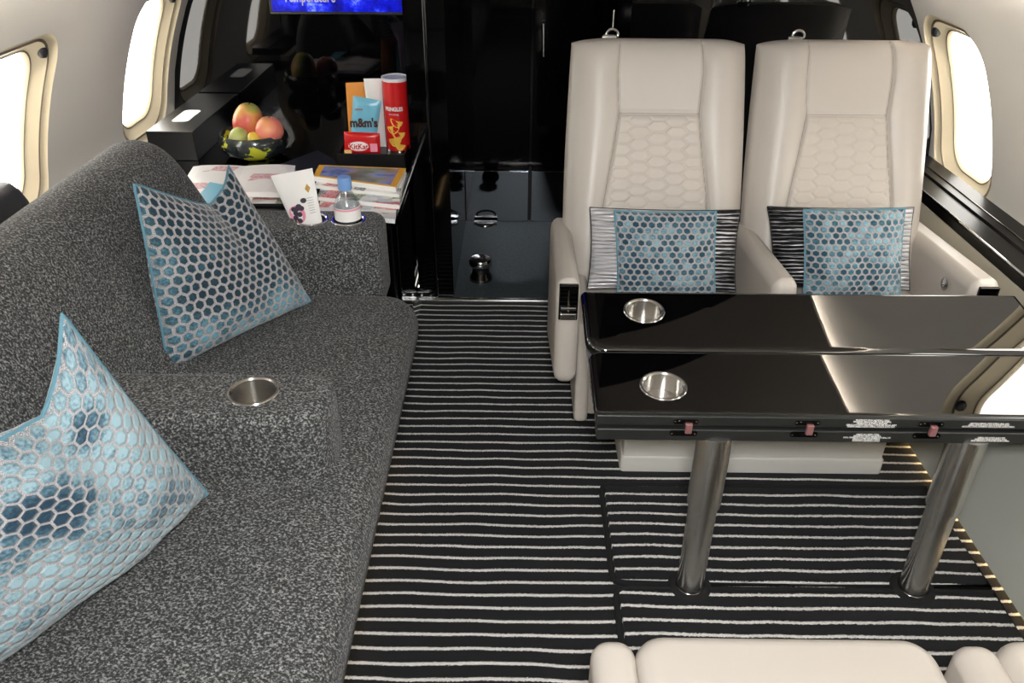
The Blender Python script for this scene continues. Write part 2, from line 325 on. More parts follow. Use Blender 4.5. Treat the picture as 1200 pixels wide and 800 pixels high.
# ------------------------------------------------------------------ cabin shell
EA,EB,EZ=1.485,1.5,.3
def wx(z): return EA*math.sqrt(max(0,1-((z-EZ)/EB)**2))
def th(z): return math.asin((z-EZ)/EB)
def wp(s,t,off=0.):
    a,b=EA+off,EB+off; return (s*a*math.cos(t),EZ+b*math.sin(t))
CY0,CY1=-2.6,3.62
def window(idx,s,y0,y1,z0=.52,z1=1.08):
    t0,t1=th(z0),th(z1); tm=(t0+t1)/2; ht=(t1-t0)/2; ym=(y0+y1)/2; hy=(y1-y0)/2
    R0=EA*ht; 
    def ring(inset,off,rad):
        return [(*[(lambda q:(q[0],ym+a,q[1]))(wp(s,tm+b/EA,off))][0],) for a,b in dense(-hy+inset,hy-inset,-R0+inset,R0-inset,max(rad-inset*.5,.02),8)]
    rings=[ring(0,0,.12),ring(.004,.006,.12),ring(.012,.010,.12),ring(.020,.012,.12)]
    me=loops(rings,False,False); 
    w=struct(link('window_%d'%idx,me,'reveal'))
    # dark gasket line, sloping liner, inner frame and pane are the parts of the window
    gk=loops([ring(.020,.012,.12),ring(.023,.020,.12),ring(.028,.012,.12)],False,False); link('gasket',gk,'groove',w)
    fr=loops([ring(.027,.013,.12),ring(.034,.019,.12),ring(.046,.026,.12),ring(.056,.034,.12),ring(.062,.035,.12)],False,False); link('window_liner',fr,'reveal',w)
    g2=loops([ring(.062,.035,.12),ring(.0635,.039,.12),ring(.066,.036,.12)],False,False); link('pane_gasket',g2,'groove',w)
    f2=loops([ring(.066,.036,.12),ring(.071,.040,.12),ring(.074,.046,.12)],False,False); link('pane_frame',f2,'reveal',w)
    pn=ring(.070,.044,.12); link('pane',loops([pn,[(p[0]+s*.004,p[1],p[2]) for p in pn]]),'glass',w)
    kx,kz=wp(s,t1-.05,.022); kb=(kx,y1-.055,kz)
    link('shade_knob',join(ball(kb,.016,.016,.022,12)),'black',w)
    return [((lambda q:(q[0],ym+a,q[1]))(wp(s,tm+b/EA,0))) for a,b in dense(-hy,hy,-R0,R0,.12,8)],(ym,hy,tm,R0)
def wall(s,spans,name,ya,yb):
    """side wall as a curved sheet with window openings"""
    vs=[];fs=[]
    T0,T1=th(.0),math.radians(52)
    def grid(y0,y1,t0,t1,ny,nt,off=0.):
        b=len(vs)
        for i in range(ny+1):
            for j in range(nt+1):
                x,z=wp(s,t0+(t1-t0)*j/nt,off); vs.append((x,y0+(y1-y0)*i/ny,z))
        for i in range(ny):
            for j in range(nt): a=b+i*(nt+1)+j; fs.append((a,a+1,a+nt+2,a+nt+1))
    y=ya; k0,k1=th(.47),th(1.14)
    for (y0,y1,out,(ym,hy,tm,R0)) in spans:
        pa,pb=y0-.04,y1+.04
        grid(y,pa,T0,T1,1,40); grid(pa,pb,T0,k0,1,10); grid(pa,pb,k1,T1,1,20)
        b=len(vs); n=len(out)
        for p in out: vs.append(p)
        km=(k0+k1)/2; A=(pb-pa)/2; B=(k1-k0)/2*EA; yc=(pa+pb)/2
        for a_,b_ in dense(-hy,hy,-R0,R0,.12,8):
            u,v=a_/hy,b_/R0; m=max(abs(u),abs(v)); u,v=u/m,v/m
            x,z=wp(s,km+v*B/EA); vs.append((x,yc+u*A,z))
        for j in range(n): c=(j+1)%n; fs.append((b+j,b+c,b+n+c,b+n+j))
        for g_ in ((pa-.03,pa+.03,k0-.03,k1+.03),(pb-.03,pb+.03,k0-.03,k1+.03),(pa,pb,k0-.03,k0+.015),(pa,pb,k1-.015,k1+.03)): grid(*g_,1,24,.004)
        y=pb
    grid(y,yb,T0,T1,1,40)
    return struct(link(name,mesh(vs,fs),'wall'))
wi=1; sp=[]
for y0,y1 in ((-1.93,-1.5),(-.96,-.53),(.0,.43),(.97,1.4),(1.94,2.37),(2.91,3.34)):
    o,q=window(wi,-1,y0,y1); sp.append((y0,y1,o,q)); wi+=1
wall(-1,sp,'wall_left',CY0,CY1); sp=[]
for y0,y1 in ((-1.92,-1.5),(-1.05,-.63),(-.18,.24),(.69,1.11),(1.56,1.98),(2.38,2.78)):
    o,q=window(wi,1,y0,y1); sp.append((y0,y1,o,q)); wi+=1
wall(1,sp,'wall_right',CY0,CY1)
def arch(t0,t1,y0,y1,k=30): 
    return [(EA*math.cos(t0+(t1-t0)*i/k),EZ+EB*math.sin(t0+(t1-t0)*i/k)) for i in range(k+1)]
ap=[(EA*math.cos(t)*.972,EZ+EB*math.sin(t)*.972) for t in np.linspace(math.radians(40),math.radians(140),40)]
aq=[(EA*math.cos(t)*.985,EZ+EB*math.sin(t)*.985) for t in np.linspace(math.radians(140),math.radians(40),40)]
auto(struct(link('ceiling',loops([[(x,y,z) for x,z in ap+aq] for y in (CY0,CY1)]),'ceil')))
aw=[(EA*math.cos(t)*1.002,EZ+EB*math.sin(t)*1.002) for t in np.linspace(math.radians(51),math.radians(129),40)]
struct(link('trim_4',loops([[(x,y,z) for x,z in aw] for y in (CY0,CY1)],False,False,False),'ceil'))
struct(link('wall_forward_end',rbox(-1.5,1.5,CY1,CY1+.04,-.06,1.85,.002),'black'))
def archpanel(x0,x1,z0,y0,y1):
    pts=[(x0,z0)]+[(x,EZ+EB*math.sqrt(1-(x/EA)**2)-.002) for x in np.linspace(x0,x1,24)]+[(x1,z0)]
    return loops([[(x,y,z) for x,z in pts] for y in (y0,y1)])
struct(link('wall_aft',archpanel(-1.48,1.48,-.02,CY0-.05,CY0),'wall',None,False))
struct(link('wall_forward',archpanel(.36,1.483,0,2.8,2.86),'gloss',None,False))
struct(link('wall_passage_left',archpanel(-.385,-.25,0,2.8,3.60),'gloss2',None,False))
struct(link('wall_passage_right',archpanel(.36,.42,0,2.86,3.60),'gloss2',None,False))
# ground shell, floor and passage floor
pts=[(-1.47,-.05),(-.43,-.05),(-.42,-.018),(-.375,0),(1.20,0),(1.20,-.06),(-1.47,-.06)]
struct(link('floor',loops([[(x,y,z) for x,z in pts] for y in (CY0,2.805)]),'carpet',None,False))
pf=struct(link('floor_passage',rbox(-.4,.42,2.80,3.62,-.06,-.002,.001),'galleyfloor',None,False))
struct(link('trim_threshold',rbox(-.45,.40,2.775,2.80,-.01,.008,.002),'steel'))
th_=empty('door_guide_block',(-.39,2.80,0)); tag(th_,'small black metal door guide block at the left end of the floor threshold','door hardware')
link('guide',rbox(-.43,-.32,2.79,2.83,0,.035,.004),'gloss',th_)
for x in (-.41,-.375,-.34): link('screw',ball((x,2.789,.02),.005,.003,.005,10),'chrome',th_)
for i,x in enumerate((-.2,-.07,.06,.2)): pass
# passage door
d=struct(link('door_1',archpanel(-.25,.36,0,3.60,3.64),'gloss',None,False))
for xa,xb in ((-.249,.045),(.058,.355)):
    link('door_panel',rbox(xa,xb,3.593,3.60,.25,1.75,.003),'gloss2',d); link('kick_plate',rbox(xa,xb,3.59,3.60,-.002,.246,.002),'mirrorsteel',d)
a=Y(637,28,3.56); b=Y(637,66,3.56); link('door_handle',tube([a,b],.008,10),'steel',d)
# bright jamb trim on passage post
struct(link('trim_1',tube([(-.315,2.797,0),(-.315,2.797,1.7)],.007,10),'gloss'))
# side ledges
def ledge(s,y0,y1,name):
    x0=1.285; pr=[(x0,.555),(x0,.58),(x0+.006,.587),(x0+.06,.589),(x0+.065,.583),(x0+.075,.583),(x0+.08,.590),(1.452,.592),(1.452,.555)]
    return auto(struct(link(name,loops([[(s*x,y,z) for x,z in pr] for y in (y0,y1)]),'ledge')),30)
lr=ledge(1,CY0,2.8,'trim_ledge_right'); link('chrome_strip',tube([(1.290,CY0,.586),(1.290,2.8,.586)],.0035,8),'chrome',lr); link('chrome_strip',tube([(1.395,CY0,.592),(1.395,2.79,.592)],.002,8),'darkchrome',lr)
for i in range(2):
    q=1.83-.11*i; v=link('vent',rbox(1.335,1.375,q-.045,q+.045,.586,.594,.002),'ventgrey',lr)
ledge(-1,CY0,2.28,'trim_ledge_left')
def dado(pr,m,name,y0,y1): return struct(link(name,loops([[(x,y,z) for x,z in pr] for y in (y0,y1)]),m))
dado([(1.157,.016),(1.160,.03),(1.20,.16),(1.235,.30),(1.30,.30),(1.30,.016)],'dadolow','baseboard_right',CY0,2.80)
dado([(1.237,.302),(1.252,.38),(1.262,.43),(1.30,.43),(1.30,.302)],'dado','trim_2',CY0,2.80)
dado([(1.264,.434),(1.278,.50),(1.284,.554),(1.35,.554),(1.35,.434)],'dado','trim_3',CY0,2.80)
struct(link('baseboard_left',rbox(-1.30,-1.25,CY0,2.3,-.03,.556,.004),'dado'))
# floor level lights
l=tag(link('floor_light_strip',rbox(1.168,1.174,.2,2.75,.001,.012,.002),'led'),'thin warm light strip along the foot of the right side panel','light')
l=tag(link('floor_light_strip',rbox(-.405,-.395,.2,1.85,.010,.018,.003),'led'),'thin warm light strip hidden under the front of the grey sofa','light')
# cove lamps behind the ceiling edge, washing the side walls
for sg,w in ((-1,'left'),(1,'right')):
    e=empty('cove_lamp',(sg*1.12,0.1,1.28)); tag(e,'long white strip lamp hidden behind the ceiling edge above the %s wall'%w,'lamp')
    q=[(sg*EA*math.cos(t)*k,EZ+EB*math.sin(t)*k) for t,k in ((.725,.9885),(.725,.9975),(.75,.9975),(.75,.9885))]
    link('diffuser',loops([[(x,y,z) for x,z in q] for y in (CY0+.1,2.78)]),'lamp',e,False)
    q=[(sg*EA*math.cos(t)*k,EZ+EB*math.sin(t)*k) for t,k in ((.752,.9865),(.752,.999),(.765,.999),(.765,.9865))]
    link('channel',loops([[(x,y,z) for x,z in q] for y in (CY0+.1,2.78)]),'ceil',e,False)
# ------------------------------------------------------------------ credenza with dark mirror
cz=empty('credenza',(-.9,2.35,0)); tag(cz,'black lacquer credenza with a glossy top between the sofa and the dark mirror','credenza')
link('cabinet_body',rbox(-1.30,-.40,2.36,3.40,0,.50,.006),'gloss',cz)
link('countertop',slab(-1.44,-.388,2.30,3.411,(.004,.004,.01,.04),rz(.50,.53,.004)),'gloss',cz)
link('door',rbox(-.398,-.392,2.42,3.35,.05,.47,.002),'gloss',cz)
link('edge_rail',tube([(-.386,2.34,.515),(-.386,2.8,.515)],.004,8),'darkchrome',cz)
mi=tag(link('mirror_panel',archpanel(-1.47,-.386,.50,3.411,3.45),'gloss',None,False),'full height glossy black mirror panel behind the credenza','mirror')
mon=empty('monitor',(-.71,3.39,1.11)); tag(mon,'wall monitor with a blue screen above the black credenza','monitor')
link('bezel',rbox(-.985,-.435,3.375,3.41,.952,1.285,.004),'black',mon)
link('screen',rbox(-.974,-.446,3.371,3.376,.964,1.275,.001),'screen',mon)
link('lower_trim',rbox(-.98,-.44,3.369,3.376,.955,.961,.001),'darkchrome',mon)
q=Y(362,-2,3.369); text('Temperature',.056,'labelink',mon,(q.x,3.3695,q.z+.004),(1,0,0),(0,0,1),xs=.68,bold=.0008)
# side console box
bx=empty('side_console_box',(-1.25,2.85,.53)); tag(bx,'matt black box with a pale recessed panel on the credenza below the window','box')
p0=Y(182,154,2.86); zt=p0.z
link('box_body',rbox(-1.345,-1.175,2.86,3.40,.53,zt,.003),'box',bx)
link('recessed_panel',slab(-1.30,-1.235,2.98,3.14,.02,rz(zt,zt+.002,.001)),'white',bx)
# ------------------------------------------------------------------ sofa
sf=empty('sofa',(-.7,1.2,0)); tag(sf,'long charcoal mottled fabric sofa along the left wall with built in cup holders','sofa')
prof=[(.13,.0),(.12,.10),(.075,.20),(.025,.26),(.002,.31),(0,.345),(.008,.375),(.026,.395),(.05,.404),(.12,.409),(.2,.410)]
link('seat',slab(-1.10,-.283,-.6,2.10,(.11,.02,.02,.02),prof,10),'sofa',sf)
def back(y0,y1,er0=.0,er1=.09):
    # closed cross section in x,z
    ctl=[(-.80,.36),(-.845,.47),(-.90,.60),(-.955,.71),(-1.0,.775),(-1.05,.806),(-1.11,.808),(-1.165,.775),(-1.205,.70),(-1.235,.55),(-1.24,.30),(-1.1,.30)]
    V=[Vector((a,0,b)) for a,b in ctl]; cs=[]
    n=len(V)
    for i in range(n):
        p0,p1,p2,p3=V[i-1],V[i],V[(i+1)%n],V[(i+2)%n]
        for k in range(5):
            t=k/5; cs.append(.5*((2*p1)+(-p0+p2)*t+(2*p0-5*p1+4*p2-p3)*t*t+(-p0+3*p1-3*p2+p3)*t**3))
    c=Vector((-1.04,0,.45)); ls=[]
    st=[]
    for i in range(7):
        a=i/6*PI/2; st.append((y0+er0*(1-math.sin(a)),er0*(1-math.cos(a)) if er0 else 0))
    st=[(y0+er0*(1-math.cos(i/6*PI/2)),er0*(1-math.sin(i/6*PI/2))) for i in range(7)] if er0 else [(y0,0)]
    st+=[(y,0) for y in np.linspace(y0+er0+.05,y1-er1-.05,20)]
    st+=[(y1-er1*(1-math.sin(i/6*PI/2)),er1*(1-math.cos(i/6*PI/2))) for i in range(7)]
    for y,ins in st:
        l=[]
        for p in cs:
            d=(p-c); L=d.length; q=c+d*(L-ins)/L; l.append((q.x,y,q.z))
        ls.append(l)
    return loops(ls)
link('back_cushion',back(1.06,2.28,.03,.09),'sofa',sf); link('back_cushion',back(-.6,1.055,.0,.03),'sofa',sf)
pa=[(.02,.36),(0,.40),(0,.50),(.003,.54),(.012,.562),(.028,.574),(.05,.579)]
def hole_top(me): return me
def armtop(name,x0,x1,y0,y1,r,z0,z1,e,holes,parent,bulge=0):
    """upholstered arm with real round wells cut in its top"""
    o=link(name,slab(x0,x1,y0,y1,r,[(e*.4,z0)]+rz(z0+.001,z1,e,6)[5:],8),'sofa',parent)
    for hx,hy,hr in holes:
        cme=lathe([(hr,z1-.09),(hr,z1+.05)],(hx,hy,0),40); co_=bpy.data.objects.new('c',cme); C.objects.link(co_)
        o.modifiers.clear(); md=o.modifiers.new('b','BOOLEAN'); md.object=co_; md.operation='DIFFERENCE'; md.solver='EXACT'
        bpy.context.view_layer.update(); me=bpy.data.meshes.new_from_object(o.evaluated_get(bpy.context.evaluated_depsgraph_get()))
        o.modifiers.clear(); o.data=me; bpy.data.objects.remove(co_)
    auto(o,50); wn=o.modifiers.new('wn','WEIGHTED_NORMAL'); wn.keep_sharp=True; return o
def cup(parent,x,y,z,r,depth=.075,lip=.004):
    pr=[(r-.004,-.002),(r+lip*.8,-.001),(r+lip,.001),(r+lip*.6,.003),(r-.002,.003),(r-.005,0),(r-.006,-depth),(r-.012,-depth-.002),(.006,-depth-.001)]
    me=lathe(pr,(x,y,z),48,False,True); return link('cup_holder',me,'steel',parent)
MH=Z(297,458,.563); FH=Z(407,262,.585); PH=Z(358,268,.585)
armtop('center_armrest',-.90,-.374,1.248,1.425,(.06,.01,.01,.075),.37,.563,.03,[(MH.x,MH.y,.049)],sf)
cup(sf,MH.x,MH.y,.562,.049)
FH.y=2.178; PH=Vector((-.60,2.178,.585))
armtop('end_armrest',-.98,-.392,2.085,2.265,(.05,.01,.01,.03),.34,.59,.03,[(FH.x,FH.y,.046),(PH.x,PH.y,.046)],sf)
cup(sf,FH.x,FH.y,.589,.046); cup(sf,PH.x,PH.y,.589,.046)
# dark cushion on the ledge behind the sofa
hc=tag(link('bolster_cushion',xform(slab(-.06,.06,-.55,.55,.059,[(.01,0),(0,.01),(0,.10),(.004,.13),(.015,.16),(.03,.18),(.045,.187)],8),Matrix.Translation((-1.315,1.44,.594))),'blacksoft'),'rounded black leather bolster behind the sofa back below the left window','cushion')
# ------------------------------------------------------------------ cushions
def pillow(name,m,BL,BR,TR,TL,T,label,group=None,chop=0.,cw=.28,pinch=.07,n=44,wr=.004,pipe=True,seed=0,cu=0.,off=0.,fold=.05):
    BL,BR,TR,TL=[Vector(p) for p in (BL,BR,TR,TL)]
    c=(BL+BR+TR+TL)/4; N=((BR-BL).cross(TL-BL)).normalized()
    o=empty(name,tuple((BL+BR)/2)); tag(o,label,'cushion',group)
    vs=[];uv=[];fs=[]
    def P(u,v,s):
        vv=max(0,(v+1)/2); e=math.exp(-((u-cu)/cw)**2)
        dr=((u+1)/(cu+1))**1.15 if u<cu else ((1-u)/(1-cu))**1.05
        dr=dr-.10*e
        h=max(0,(1-abs(u)**2.8))**.5*max(0,(1-abs(v)**2.8))**.5
        u2=u*(1-pinch*(1-v*v)*abs(u)); v2=v*(1-pinch*(1-u*u)*abs(v))
        if chop:
            v2-=chop*dr*vv**1.8; h*=1-.55*e*vv**2; 
            h*=1-.35*vv**3
        a=(u2+1)/2; b=(v2+1)/2
        p=BL*(1-a)*(1-b)+BR*a*(1-b)+TR*a*b+TL*(1-a)*b
        if chop: p=p-N*(fold*math.exp(-((u-cu)/(cw*.8))**2)*vv**2.5)
        w=noise.noise(Vector((u*2.5+seed,v*2.5,s*3)))*wr*3+noise.noise(Vector((u*7+seed,v*7,s)))*wr
        return p+N*(s*T*h+w*(max(h,0)**.5)+off)
    us=[math.sin((i/n*2-1)*PI/2)*.5+(i/n*2-1)*.5 for i in range(n+1)]
    for s in (1,-1):
        b=len(vs)
        for j in range(n+1):
            for i in range(n+1):
                vs.append(P(us[i],us[j],s)); uv.append(((us[i]+1)/2+(0 if s>0 else 3),(us[j]+1)/2))
        for j in range(n):
            for i in range(n):
                a=b+j*(n+1)+i; q=(a,a+1,a+n+2,a+n+1); fs.append(q if s>0 else q[::-1])
    me=mesh(vs,fs,uv); bm=bmesh.new(); bm.from_mesh(me)
    bmesh.ops.remove_doubles(bm,verts=bm.verts,dist=1e-5); bm.to_mesh(me); bm.free()
    link('cover',me,m,o)
    if pipe:
        ed=[P(us[i],-1,0) for i in range(0,n,2)]+[P(1,us[i],0) for i in range(0,n,2)]+[P(us[n-i],1,0) for i in range(0,n,2)]+[P(-1,us[n-i],0) for i in range(0,n,2)]
        link('piping',tube(ed,.0035 if 'hon' in m else .002,6,True),MT['hpipe'] if 'hon' in m else 'black',o)
    return o
MT['hpipe']=mat('teal_piping',(84,130,146),.7,sheen=.3)
pillow('throw_cushion','hon1',Vector((-.845,1.63,.425)),(-.58,1.985,.425),Y(268,195,2.06),Y(157,216,1.74),.085,'large teal honeycomb velvet cushion leaning in the far corner of the grey sofa',chop=.47,cw=.24,seed=1,cu=.38,fold=.03,pinch=.02)
pillow('throw_cushion','hon2',(-.86,.74,.425),(-.60,1.185,.43),Y(73,368,1.10),(-.86,.66,.84),.10,'large teal honeycomb velvet cushion at the near end of the grey sofa',chop=.62,cw=.22,seed=5,cu=.48,fold=.01,pinch=.02)
# ------------------------------------------------------------------ cabin seats
def hexd(x,y):
    S=(1,math.sqrt(3)); b=[]
    for ox,oy in ((0,0),(.5,S[1]/2)):
        a=(x-ox)-round(x-ox); c=(y-oy)/S[1]; c=(c-round(c))*S[1]; b.append((a*a+c*c,a,c))
    _,a,c=min(b); a,c=abs(a),abs(c); return max(a,a*.5+c*.8660254)
def seatback_surface(W,L):
    def ins(v): # half width of the inner panel, v 0 bottom 1 top
        k=[(0,.60),(.2,.60),(.34,.57),(.55,.49),(.70,.44),(.85,.475),(1,.46)]
        return float(np.interp(v,[a for a,_ in k],[b for _,b in k]))
    def D(u,v):
        """forward bulge"""
        edge=(max(0,1-abs(u)**7))**.5*(max(0,1-(abs(2*v-1))**12))**.5
        i=ins(v); a=abs(u)
        bol=0
        if a>i: t=(a-i)/(1-i); bol=.020*math.sin(min(1,t*1.15)*PI)**.8 if t*1.15<1 else 0
        else: bol=-.004*(1-(a/i)**2)
        seam=-.007*math.exp(-((a-i)/.012)**2)
        if a<i: seam+=-.007*math.exp(-((v-.70)/.006)**2)
        return .075*edge+(bol+seam)*edge
    return ins,D
def seat(name,x0,label,mir=False,back_shift=0.):
    W=.535; L=.722; T=.10
    s=empty(name,(x0+W/2,2.3,0)); tag(s,label,'aircraft seat','cream leather seats facing aft by the table')
    bot=Vector((0,2.235,.36)); top=Vector((0,2.47,1.015)); upv=(top-bot).normalized(); N=Vector((0,-upv.z,upv.y))
    ins,D=seatback_surface(W,L)
    cx=x0+W/2
    def wscale(v): return 1.0-.055*max(0,(v-.35)/.65)**1.6
    def P(u,v,d): 
        x=cx+u*W/2*wscale(v); return Vector((x,bot.y,bot.z))+upv*(v*L*(1-.02*abs(u)**6*(v>.5)))+N*d
    nu,nvv=150,110; vs=[];fs=[]
    UU=[i/nu*2-1 for i in range(nu+1)]; UU=[u*1.0 for u in UU]; 
    UU=[(abs(u)**.8)*(1 if u>0 else -1) for u in UU]
    VV=[.5+.5*(abs(2*j/nvv-1)**.85)*(1 if 2*j/nvv-1>0 else -1) for j in range(nvv+1)]
    for v in VV:
        for u in UU: vs.append(P(u,v,D(u,v)))
    for j in range(nvv):
        for i in range(nu): a=j*(nu+1)+i; fs.append((a,a+1,a+nu+2,a+nu+1))
    b=len(vs)
    for v in VV[::11]:
        for u in UU[::15]:
            vs.append(P(u,v,-.07*(max(0,1-abs(u)**5)*max(0,1-abs(2*v-1)**8))**.5))
    n2=len(UU[::15]); m2=len(VV[::11])
    for j in range(m2-1):
        for i in range(n2-1): a=b+j*n2+i; fs.append((a,a+n2,a+n2+1,a+1))
    # side skirts
    rim=[(0,i) for i in range(nu+1)]
    me=mesh(vs,fs); bm=bmesh.new(); bm.from_mesh(me); bmesh.ops.recalc_face_normals(bm,faces=bm.faces)
    be=[e for e in bm.edges if e.is_boundary]; 
    bm.to_mesh(me); bm.free()
    bk=link('backrest',me,'cream',s)
    # quilted insert: real honeycomb relief
    vs=[];fs=[];a1,b1=90,150
    for j in range(b1+1):
        v=.10+(.693-.10)*j/b1
        for i in range(a1+1):
            u=(i/a1*2-1)*(ins(v)-.008)
            X=u*W/2/.0615; Yy=v*L/.0335
            d=hexd(Yy,X); r=.0035*(1-max(0,min(1,(d-.40)/.10))**1.5)
            e=min(1,(1-abs(i/a1*2-1))*14)*min(1,(b1-j)*.25)
            vs.append(P(u,v,D(u,v)+.0012+r*e))
    for j in range(b1):
        for i in range(a1): a=j*(a1+1)+i; fs.append((a,a+1,a+a1+2,a+a1+1))
    link('quilted_panel',mesh(vs,fs),'cream2',s)
    for sg in (-1,1): link('piping',tube([P(sg*ins(v),v,D(sg*ins(v),v)+.0015) for v in np.linspace(.06,.985,40)],.0013,6),'seam',s)
    link('piping',tube([P(u,.70,D(u,.70)+.0015) for u in np.linspace(-ins(.70),ins(.70),14)],.0013,6),'seam',s)
    # hook
    hx=cx-.135; q=Vector((hx,2.475,1.047))
    hk=link('strap_ring',tube([q+Vector((.017*math.cos(a),0,.014*math.sin(a)+.004)) for a in np.linspace(-.5,PI+.5,14)],.0042,8),'chrome',s); hk['label']='chrome strap ring on the top of the backrest'
    if x0<.3: link('strap_pin',tube([q+Vector((0,0,.018)),q+Vector((.001,.01,.068))],.0018,6),'steel',s)
    link('strap_buckle',rbox(hx-.03,hx+.012,2.465,2.485,1.030,1.050,.006),'steel',s)
    # cushion
    link('seat_cushion',slab(x0+.045,x0+W-.035,1.875,2.27,(.02,.02,.05,.05),rz(.24,.40,.04,6),8),'cream',s)
    link('seat_frame',slab(x0+.06,x0+W-.05,1.90,2.42,.02,rz(.105,.25,.008)),'cream',s)
    return s
MT['cream2']=mat('quilted_cream_leather',(184,176,166),.45)
def arm(name,parent,xa,xb,ya,yb,z0,z1,skew=0.,inner=None,m='cream'):
    pr=[(.014,z0),(.004,z0+.012),(0,z0+.03),(0,z1-.035),(.003,z1-.02),(.010,z1-.008),(.02,z1-.001),(.026,z1)]
    me=slab(xa,xb,ya,yb,(.02,.02,.026,.026),pr,8)
    for v in me.vertices:   # arm swells downward at the back
        t=(v.co.y-ya)/(yb-ya); v.co.x+=skew*(1-t); 
        if v.co.z<z0+.05: v.co.z-=.16*t*t
        if v.co.z>z1-.05: v.co.z-=.03*t**3
    o=link(name,me,m,parent); return auto(o,60)
SL=seat('aircraft_seat',.135,'cream leather aircraft seat nearest the aisle, with honeycomb quilted backrest')
arm('armrest',SL,.100,.164,1.85,2.36,.245,.562)
pod=join(rbox(.107,.157,1.843,1.857,.452,.554,.003)); lt=link('latch_plate',pod,'gloss',SL); lt['label']='black latch plate with a chrome lever'
link('latch_lever',join(rbox(.111,.153,1.836,1.847,.455,.475,.003),rbox(.112,.152,1.836,1.847,.485,.493,.002),tube([(.132,1.840,.48),(.132,1.841,.542)],.003,8)),'chrome',lt)
link('side_shell',auto(link('side_shell',slab(.165,.20,1.82,2.42,.014,rz(.09,.44,.012)),'cream',SL),60).data.copy(),None,SL) if False else link('side_shell',slab(.165,.205,1.88,2.42,.014,rz(.09,.42,.014)),'cream',SL)
arm('armrest',SL,.650,.718,1.862,2.34,.26,.562,.012)['label']='shared cream armrest between the two seats'
SR=seat('aircraft_seat',.675,'cream leather aircraft seat beside the right window, with honeycomb quilted backrest')
ar=arm('armrest',SR,1.172,1.252,1.862,2.36,.26,.565,.0)
bt=link('recline_button',join(lathe([(.016,0),(.018,.003),(.012,.005),(.004,.005)],(0,0,0),20)),'chrome',SR); 
bt.data.transform(Matrix.Translation((1.167,1.98,.50))@Matrix.Rotation(-PI/2,4,'Y'))
lt=link('latch_plate',rbox(1.188,1.240,1.856,1.867,.45,.552,.003),'gloss',SR); lt['label']='black latch plate on the armrest front'
pl=tag(link('seat_plinth',slab(.295,1.035,1.775,2.40,.012,[(0,-.0),(0,.045),(.004,.05),(.006,.05),(.006,.106)]),'plinth'),'low cream plinth under the two far aircraft seats','seat base')
# cushions on the seats
def sp_(px,y): return Y(px[0],px[1],y)
pillow('lumbar_cushion','pleat',sp_((688,338),2.07),sp_((862,342),2.07),sp_((868,246),2.17),sp_((691,243),2.17),.045,'silver and black pleated satin lumbar cushion on the aisle seat behind the teal cushion','pleated lumbar cushions',pinch=.04,seed=2)
pillow('lumbar_cushion','pleatdark',sp_((905,336),2.07),sp_((1066,340),2.07),sp_((1071,243),2.17),sp_((899,242),2.17),.045,'charcoal pleated satin lumbar cushion on the window seat behind the teal cushion','pleated lumbar cushions',pinch=.04,seed=8)
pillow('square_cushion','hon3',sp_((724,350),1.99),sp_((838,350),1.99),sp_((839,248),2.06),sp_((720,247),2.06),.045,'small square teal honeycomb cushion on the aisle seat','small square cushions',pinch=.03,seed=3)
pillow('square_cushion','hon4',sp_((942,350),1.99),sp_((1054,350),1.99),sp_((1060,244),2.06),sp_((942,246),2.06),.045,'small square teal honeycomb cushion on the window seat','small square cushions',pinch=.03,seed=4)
# near seats (only their fronts are in view)
def nearseat(x0,x1,label,arm_l):
    s=empty('aircraft_seat',((x0+x1)/2,.5,0)); tag(s,label,'aircraft seat','cream leather seats in the foreground facing forward')
    link('seat_cushion',slab(x0+.07,x1-.01,.32,.885,(.05,.05,.02,.02),rz(.27,.42,.03,6),8),'cream',s)
    link('seat_frame',slab(x0+.09,x1-.03,.25,.83,.02,rz(.0,.28,.008)),'cream',s)
    link('armrest',slab(x0,x0+.072,.25,.87,(.03,.03,.02,.02),rz(.18,.425,.028,6),8),'cream',s)
    link('backrest',xform(slab(-.25,.25,-.07,.07,.04,rz(0,.55,.04,6),8),Matrix.Translation(((x0+x1)/2+.02,.24,.40))@Matrix.Rotation(.12,4,'X')),'cream',s)
    return s
nearseat(.122,.685,'cream leather aircraft seat at the bottom edge, left one of the two in the foreground',True)
nearseat(.70,1.15,'cream leather aircraft seat at the bottom right corner beside the side panel',True)
# ------------------------------------------------------------------ mats
def rug(x0,x1,y0,y1,label,notch):
    o=empty('carpet_mat',(x0,y0,0)); tag(o,label,'mat')
    link('pile',slab(x0+.009,x1,y0+.005,y1-.008,.012,[(0,.001),(0,.007),(.002,.009)]),'carpet',o,False)
    e=link('bound_edge',tube([(x0+.03,y0,.005),(x0+.006,y0+.006,.005),(x0,y0+.03,.005),(x0,y1-.03,.005),(x0+.006,y1-.006,.005),(x0+.03,y1,.005),(x1,y1,.005),(x1,y0,.005)],.0075,8,True),'serge',o)
    return o
rug(.235,1.135,1.359,1.712,'striped floor mat with black bound edge behind the table legs',0)
rug(.238,1.135,.98,1.343,'striped floor mat with black bound edge in front of the table legs',0)
